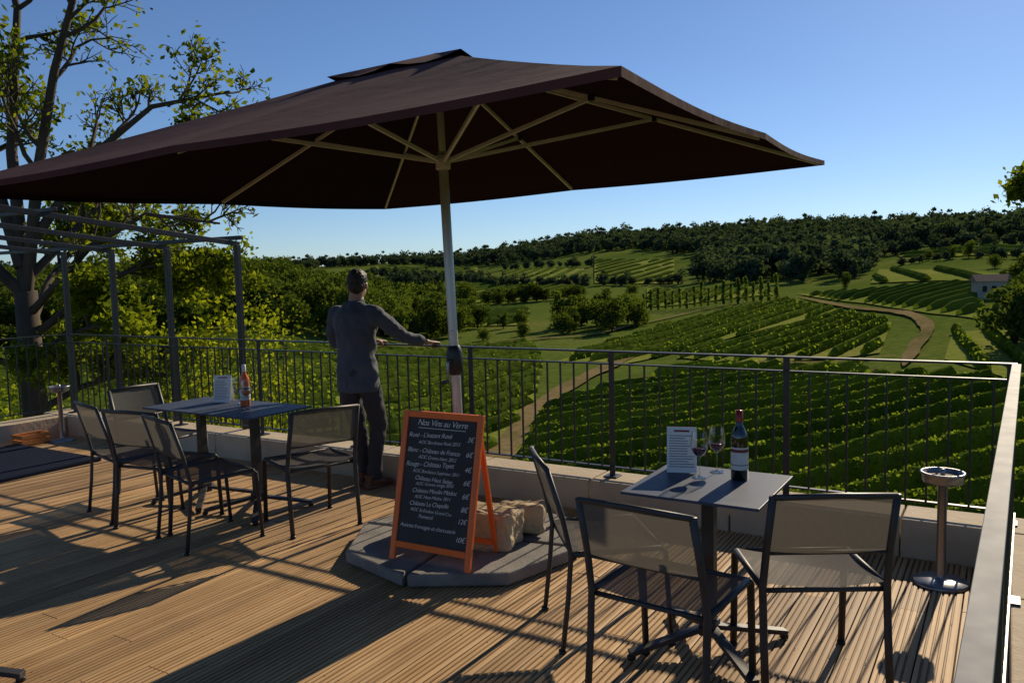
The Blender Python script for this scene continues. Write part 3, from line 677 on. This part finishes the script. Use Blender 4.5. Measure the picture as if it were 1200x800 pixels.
# ------------------------------------------------------------------ table ware
def wine_glass(x,y,z,fill):
    g=B(); g.lathe([(0,.0),(.033,.001),(.032,.003),(.006,.006),(.0035,.015),(.0035,.085),(.008,.095),(.028,.112),(.038,.135),(.040,.155),(.036,.185),(.031,.21)],'glass',24)
    if fill: g.lathe([(0,.097),(.012,.099),(.027,.113),(.035,.132),(0,.132)],fill,24)
    g.obj('wine_glass',loc=(x,y,z))
TZt=.7495
wine_glass(-1.17,3.50,TZt,'wine'); wine_glass(-1.13,3.63,TZt,'wine'); wine_glass(-4.72,3.98,TZt,'rose'); wine_glass(-4.95,4.10,TZt,None)
def bottle(x,y,glassk,lab,cap,h=.31):
    b=B(); k=h/.31
    b.lathe([(0,.003),(.03,.0),(.0375,.006),(.0375,.19*k),(.034,.21*k),(.022,.235*k),(.015,.25*k),(.0145,.31*k),(0,.31*k)],glassk,28)
    b.lathe([(.0382,.05),(.0382,.15)],lab,28); b.lathe([(.0386,.128),(.0386,.142)],'maroonink',28); b.lathe([(.0386,.07),(.0386,.074)],'ink',28)
    b.lathe([(.0152,.262*k),(.0154,.311*k),(0,.313*k)],cap,20); b.obj('wine_bottle',loc=(x,y,TZt),rot=.4)
bottle(-1.00,3.54,'bottle','label','capsule'); bottle(-4.84,4.07,'rose','label','paper')
def menu(x,y,rot):
    b=B(); h=.21;w=.135
    for s in(-1,1):
        R=Matrix.Rotation(-s*math.radians(12),3,'X'); b.box((0,-s*.022,h/2),(w,.0015,h),'paper',R)
    Rf=Matrix.Rotation(math.radians(-12),3,'X')
    for i in range(13):
        L=w*(.5+.35*random.random()); z=h*.80-i*.0115
        b.box((-w*.42+L/2,-.0445+ (z)*math.tan(math.radians(12))*1.0-.0012,z),(L,.0006,.0035),'ink',Rf)
    b.box((0,-.0445+.19*math.tan(math.radians(12))-.0012,.19),(.07,.0006,.009),'maroonink',Rf)
    b.obj('menu_card',loc=(x,y,TZt),rot=rot)
menu(-1.28,3.58,D(18)); menu(-5.18,4.15,D(30))

# ------------------------------------------------------------------ standing ashtrays
def ashtray(x,y):
    b=B(); b.lathe([(0,0),(.135,0),(.138,.006),(.13,.018),(.05,.026),(.025,.03),(.023,.05),(.023,.52),(.05,.53),(.095,.545),(.1,.56),(.1,.585),(.108,.59),(.108,.6),(.096,.6),(.09,.575),(0,.572)],'steel',36)
    b.lathe([(.088,.5775),(0,.580)],'ash_in',24); b.tube([(0,0,.57),(0,0,.615)],.012,'steel',10); b.obj('standing_ashtray',loc=(x,y,0))
ashtray(-.27,4.73); ashtray(-8.72,4.85)
m_=B(); m_.box((-8.1,3.92,.020),(1.5,1.05,.032),'mat'); m_.obj('floor_mat',bevel=.006)
m_=B(); m_.box((-8.87,4.27,.015),(.18,.26,.02),'crate')
for z in(.04,.095): 
    m_.box((-8.96,4.27,z),(.015,.30,.045),'crate'); m_.box((-8.78,4.27,z),(.015,.30,.045),'crate'); m_.box((-8.87,4.13,z),(.164,.015,.045),'crate'); m_.box((-8.87,4.41,z),(.164,.015,.045),'crate')
m_.obj('wooden_crate',loc=(0,.33,0),bevel=.003)

# ------------------------------------------------------------------ chalkboard A-frame sign
def sign():
    par=empty('chalkboard_sign',(-2.70,3.47,.09),D(2)); H_=.845;w=.54; lean=math.radians(13)
    R=Matrix.Rotation(-lean,3,'X')
    def F(x,z,off=0): return R@Vector((x,off,z))
    b=B()
    for s in(-1,1):
        b.beam(F(s*(w/2-.018),0),F(s*(w/2-.018),H_),.036,.022,'orange',up=(0,1,0)); 
        b.beam((s*(w/2-.05),.36,0),F(s*(w/2-.05),H_-.05,.026),.03,.018,'orange',up=(0,1,0))
    b.beam(F(-w/2+.036,H_-.018),F(w/2-.036,H_-.018),.022,.036,'orange',up=(0,0,1)); b.beam(F(-w/2+.036,.09),F(w/2-.036,.09),.022,.036,'orange')
    b.beam((-w/2+.06,.33,.06),(w/2-.06,.33,.06),.016,.03,'orange')
    b.box(F(0,(H_+.07)/2,.002),(w-.07,.008,H_-.12),'board',R)
    b.obj('frame_and_board',par,bevel=.003)
    L=[("Nos Vins au Verre",0,.044,.765,'C'),
    ("Rosé - L'instant Rosé",0,.034,.695,'L'),("3€",0,.036,.692,'R'),("AOC Bordeaux Rosé 2015",.07,.025,.660,'L'),
    ("Blanc - Château de France",0,.033,.612,'L'),("6€",0,.036,.610,'R'),("AOC Graves blanc 2012",.08,.025,.578,'L'),
    ("Rouge - Château Tayet",0,.034,.530,'L'),("4€",0,.036,.528,'R'),("AOC Bordeaux Supérieur 2011",.05,.024,.498,'L'),
    ("Château Haut Selve",.07,.031,.458,'L'),("6€",0,.036,.456,'R'),("AOC Graves rouge 2010",.08,.024,.427,'L'),
    ("Château Moulin Médoc",.06,.031,.386,'L'),("6€",0,.036,.384,'R'),("AOC Haut-Médoc 2011",.08,.024,.355,'L'),
    ("Château La Chapelle",.05,.031,.314,'L'),("8€",0,.036,.312,'R'),("AOC St-Emilion Grand Cru",.06,.024,.283,'L'),("Pomerol",.12,.027,.248,'L'),("12€",0,.034,.248,'R'),
    ("Assiette fromages et charcuterie",0,.028,.190,'L'),("10€",0,.036,.150,'R')]
    for t,ind,sz,z,al in L:
        cu=bpy.data.curves.new('chalk_text','FONT'); cu.body=t; cu.size=sz*1.12; cu.shear=.3; cu.space_character=.92; cu.extrude=.0004; cu.offset=-.0003
        o=bpy.data.objects.new('chalk_text',cu); S.collection.objects.link(o); o.parent=par
        cu.align_x={'C':'CENTER','L':'LEFT','R':'RIGHT'}[al]; cu.materials.append(M['chalk'])
        x={'C':0,'L':-w/2+.048+ind,'R':w/2-.05}[al]; o.location=F(x,z,-.0035)
        o.rotation_euler=(R.to_4x4()@Matrix.Rotation(math.pi/2,4,'X')@Matrix.Rotation(random.gauss(.02,.018),4,'Z')).to_euler()
    b=B(); b.box(F(0,.750,-.003),(.32,.0012,.003),'chalk',R); b.obj('underline',par)
sign()

# ------------------------------------------------------------------ standing man (local frame: faces +Y, right hand +X)
def baked(b,name,par,vox,smooth=4,disp=0,dscale=.07,mats=None):
    o=b.obj(name,par); m=o.modifiers.new('r','REMESH'); m.mode='VOXEL'; m.voxel_size=vox; m.use_smooth_shade=True
    s=o.modifiers.new('s','SMOOTH'); s.iterations=smooth; s.factor=.5
    if disp:
        t=bpy.data.textures.new(name+'_folds','CLOUDS'); t.noise_scale=dscale; t.noise_depth=1; dm=o.modifiers.new('d','DISPLACE'); dm.texture=t; dm.strength=disp; dm.mid_level=.5; dm.texture_coords='LOCAL'
    return o
def man():
    par=empty('standing_man',(-4.40,4.83,0))
    t=B()
    t.tube([(0,-.01,1.02),(0,-.015,.95),(0,-.01,.88),(0,0,.82)],[(.155,.11),(.172,.125),(.168,.125),(.11,.09)],'trouser',20)
    t.tube([(-.085,-.005,.90),(-.09,.0,.74),(-.075,.055,.50),(-.07,.06,.44),(-.055,.085,.25),(-.05,.10,.07)],[(.098,.10),(.086,.092),(.066,.068),(.064,.066),(.058,.062),(.055,.066)],'trouser',18)
    t.tube([(.085,-.005,.90),(.10,.04,.74),(.105,.10,.50),(.105,.095,.44),(.085,.06,.25),(.08,.05,.07)],[(.098,.10),(.086,.09),(.066,.068),(.064,.066),(.058,.062),(.055,.066)],'trouser',18)
    baked(t,'trousers',par,.011,4,.022,.07)
    s=B()
    for (x,y,a) in((-.05,.09,.12),(.08,.04,-.25)):
        R=Matrix.Rotation(a,3,'Z')
        def q(px,py,pz): v=R@Vector((px,py,0)); return (x+v.x,y+v.y,pz)
        s.tube([q(0,-.085,.04),q(0,-.04,.05),q(0,.03,.048),q(0,.10,.038),q(0,.165,.028),q(0,.195,.022)],[(.022,.02),(.036,.042),(.038,.042),(.045,.034),(.036,.024),(.012,.012)],'shoe',14)
        s.tube([q(0,-.03,.04),q(0,-.04,.12)],[.036,.040],'shoe',12)
        s.box(q(0,.05,.008),(.075,.25,.014),'shoe',R); s.box(q(0,-.055,.018),(.062,.06,.03),'shoe',R)
    baked(s,'shoes',par,.006,3)
    j=B()
    j.tube([(0,-.01,.79),(0,-.012,.86),(0,-.012,.96),(0,-.01,1.08),(0,-.015,1.20),(0,-.02,1.32),(0,-.015,1.40),(0,-.005,1.455),(0,.005,1.495)],
      [(.195,.135),(.196,.140),(.188,.133),(.168,.118),(.182,.126),(.203,.132),(.200,.118),(.135,.088),(.068,.066)],'jacket',28)
    RE=(.355,.13,1.22); RWr=(.43,.325,1.165)
    LE=(-.30,.06,1.17); LWr=(-.16,.325,1.165)
    j.tube([(.13,-.01,1.405),(.20,-.005,1.39),(.25,.03,1.345),(.31,.08,1.275),RE,(.392,.225,1.190),(.424,.305,1.170)],[.068,.076,.066,.058,.054,.049,.042],'jacket',16)
    j.tube([(-.13,-.01,1.405),(-.20,-.005,1.39),(-.245,.01,1.33),(-.285,.03,1.24),LE,(-.235,.18,1.165),(-.17,.30,1.167)],[.068,.076,.066,.058,.053,.047,.041],'jacket',16)
    baked(j,'jacket',par,.010,3,.036,.085)
    c=B(); c.tube([(0,.005,1.485),(0,.0,1.515)],[(.072,.068),(.064,.062)],'jacket',20); c.tube([(0,.01,1.50),(0,.006,1.528)],[(.060,.060),(.057,.058)],'shirt',20); c.obj('collar',par)
    hp=Vector((.01,.02,1.62)); HR=Matrix.Rotation(D(28),3,'Z')@Matrix.Rotation(D(-8),3,'X')
    h=B()
    def hq(x,y,z): return tuple(hp+HR@Vector((x,y,z)))
    h.tube([(0,-.005,1.44),(.003,.0,1.53),(.008,.008,1.58)],[.062,.056,.056],'skin',16)
    h.ell(hq(0,-.012,.03),(.073,.092,.098),'skin',24,R=HR); h.ell(hq(0,.028,-.035),(.056,.062,.078),'skin',20,R=HR); h.ell(hq(0,.052,-.085),(.028,.028,.024),'skin',12,R=HR)
    h.tube([hq(0,.078,.022),hq(0,.098,-.012),hq(0,.100,-.022)],[.009,.014,.011],'skin',8)
    for s_ in(-1,1):
        h.ell(hq(s_*.074,-.012,-.005),(.009,.020,.032),'skin',12,R=HR); h.ell(hq(s_*.035,.055,-.03),(.022,.022,.022),'skin',10,R=HR)
        h.ell(hq(s_*.028,.074,.026),(.022,.010,.007),'skin',8,R=HR)
    h.tube([hq(-.024,.082,-.052),hq(0,.090,-.050),hq(.024,.082,-.052)],[.005,.009,.005],'skin',8)
    baked(h,'head',par,.0055,3)
    e=B()
    for s_ in(-1,1): e.ell(hq(s_*.030,.076,.008),(.011,.009,.008),'shirt',10,R=HR); e.ell(hq(s_*.030,.083,.008),(.005,.004,.005),'eye',8,R=HR)
    e.obj('eyes',par)
    hr=B(); hr.ell(hq(0,-.022,.048),(.080,.092,.088),'hair',24,R=HR); hr.ell(hq(0,-.055,.0),(.068,.055,.072),'hair',20,R=HR); hr.ell(hq(0,.035,.092),(.062,.055,.036),'hair',16,R=HR)
    for s_ in(-1,1): hr.ell(hq(s_*.066,-.006,.03),(.012,.022,.04),'hair',10,R=HR)
    baked(hr,'hair',par,.006,1,.010,.02)
    def hand(wr,knx,side):
        b=B(); yk=.425; zt=1.146; wrv=Vector(wr)
        b.tube([wrv,wrv.lerp(Vector((knx,yk-.07,zt+.008)),.6),(knx,yk-.055,zt+.008),(knx,yk-.02,zt+.007),(knx,yk+.006,zt+.004)],[(.026,.022),(.028,.020),(.036,.016),(.042,.014),(.040,.012)],'skin',14)
        for i,(dx,L) in enumerate(((-.033,.9),(-.011,1.0),(.011,.95),(.033,.78))):
            x=knx+dx*(1 if side>0 else -1); y0=yk+.004
            b.tube([(x,y0-.012,zt+.003),(x,y0+.014,zt),(x*1.0,y0+.026*1.15,zt-.016*L),(x,y0+.026,zt-.040*L),(x,y0+.014,zt-.052*L)],[.0095,.0092,.0088,.008,.006],'skin',10)
        sx=-side; b.tube([(knx+sx*.028,yk-.06,zt+.002),(knx+sx*.046,yk-.045,zt-.008),(knx+sx*.050,yk-.038,zt-.028),(knx+sx*.040,yk-.034,zt-.046)],[.014,.012,.0105,.008],'skin',10)
        baked(b,'right_hand' if side>0 else 'left_hand',par,.0035,2)
    hand(RWr,.44,1); hand(LWr,-.12,-1)
man()

# ------------------------------------------------------------------ light, sky, camera
EL=28; AZ=3   # sun azimuth measured from +Y towards +X
wd_=bpy.data.worlds.new('World'); S.world=wd_; wd_.use_nodes=True; n=wd_.node_tree; bg=n.nodes['Background']
sk=n.nodes.new('ShaderNodeTexSky'); sk.sky_type='NISHITA'; sk.sun_disc=False; sk.sun_elevation=D(EL); sk.sun_rotation=D(AZ); sk.air_density=1.0; sk.dust_density=.3; sk.ozone_density=2.5; sk.altitude=1200
mx=n.nodes.new('ShaderNodeMixRGB'); mx.blend_type='MULTIPLY'; mx.inputs[0].default_value=1; mx.inputs[2].default_value=(.72,.85,1.05,1)
n.links.new(sk.outputs[0],mx.inputs[1]); n.links.new(mx.outputs[0],bg.inputs[0]); bg.inputs[1].default_value=.092
l=bpy.data.lights.new('sun','SUN'); l.energy=5.0; l.angle=D(.5); l.color=(1,.84,.61); lo=bpy.data.objects.new('sun',l); S.collection.objects.link(lo)
sd=Vector((math.sin(D(AZ))*math.cos(D(EL)),math.cos(D(AZ))*math.cos(D(EL)),math.sin(D(EL)))); lo.rotation_euler=(-sd).to_track_quat('-Z','Y').to_euler()
cam=bpy.data.cameras.new('camera'); co=bpy.data.objects.new('camera',cam); S.collection.objects.link(co); S.camera=co
cam.sensor_width=36; cam.lens=28.5; cam.clip_start=.05; cam.clip_end=9000
co.location=(0,0,1.68); co.rotation_euler=(Matrix.Rotation(D(31.5),3,'Z')@Matrix.Rotation(math.pi/2-D(4.7),3,'X')@Matrix.Rotation(D(-1.35),3,'Z')).to_euler()
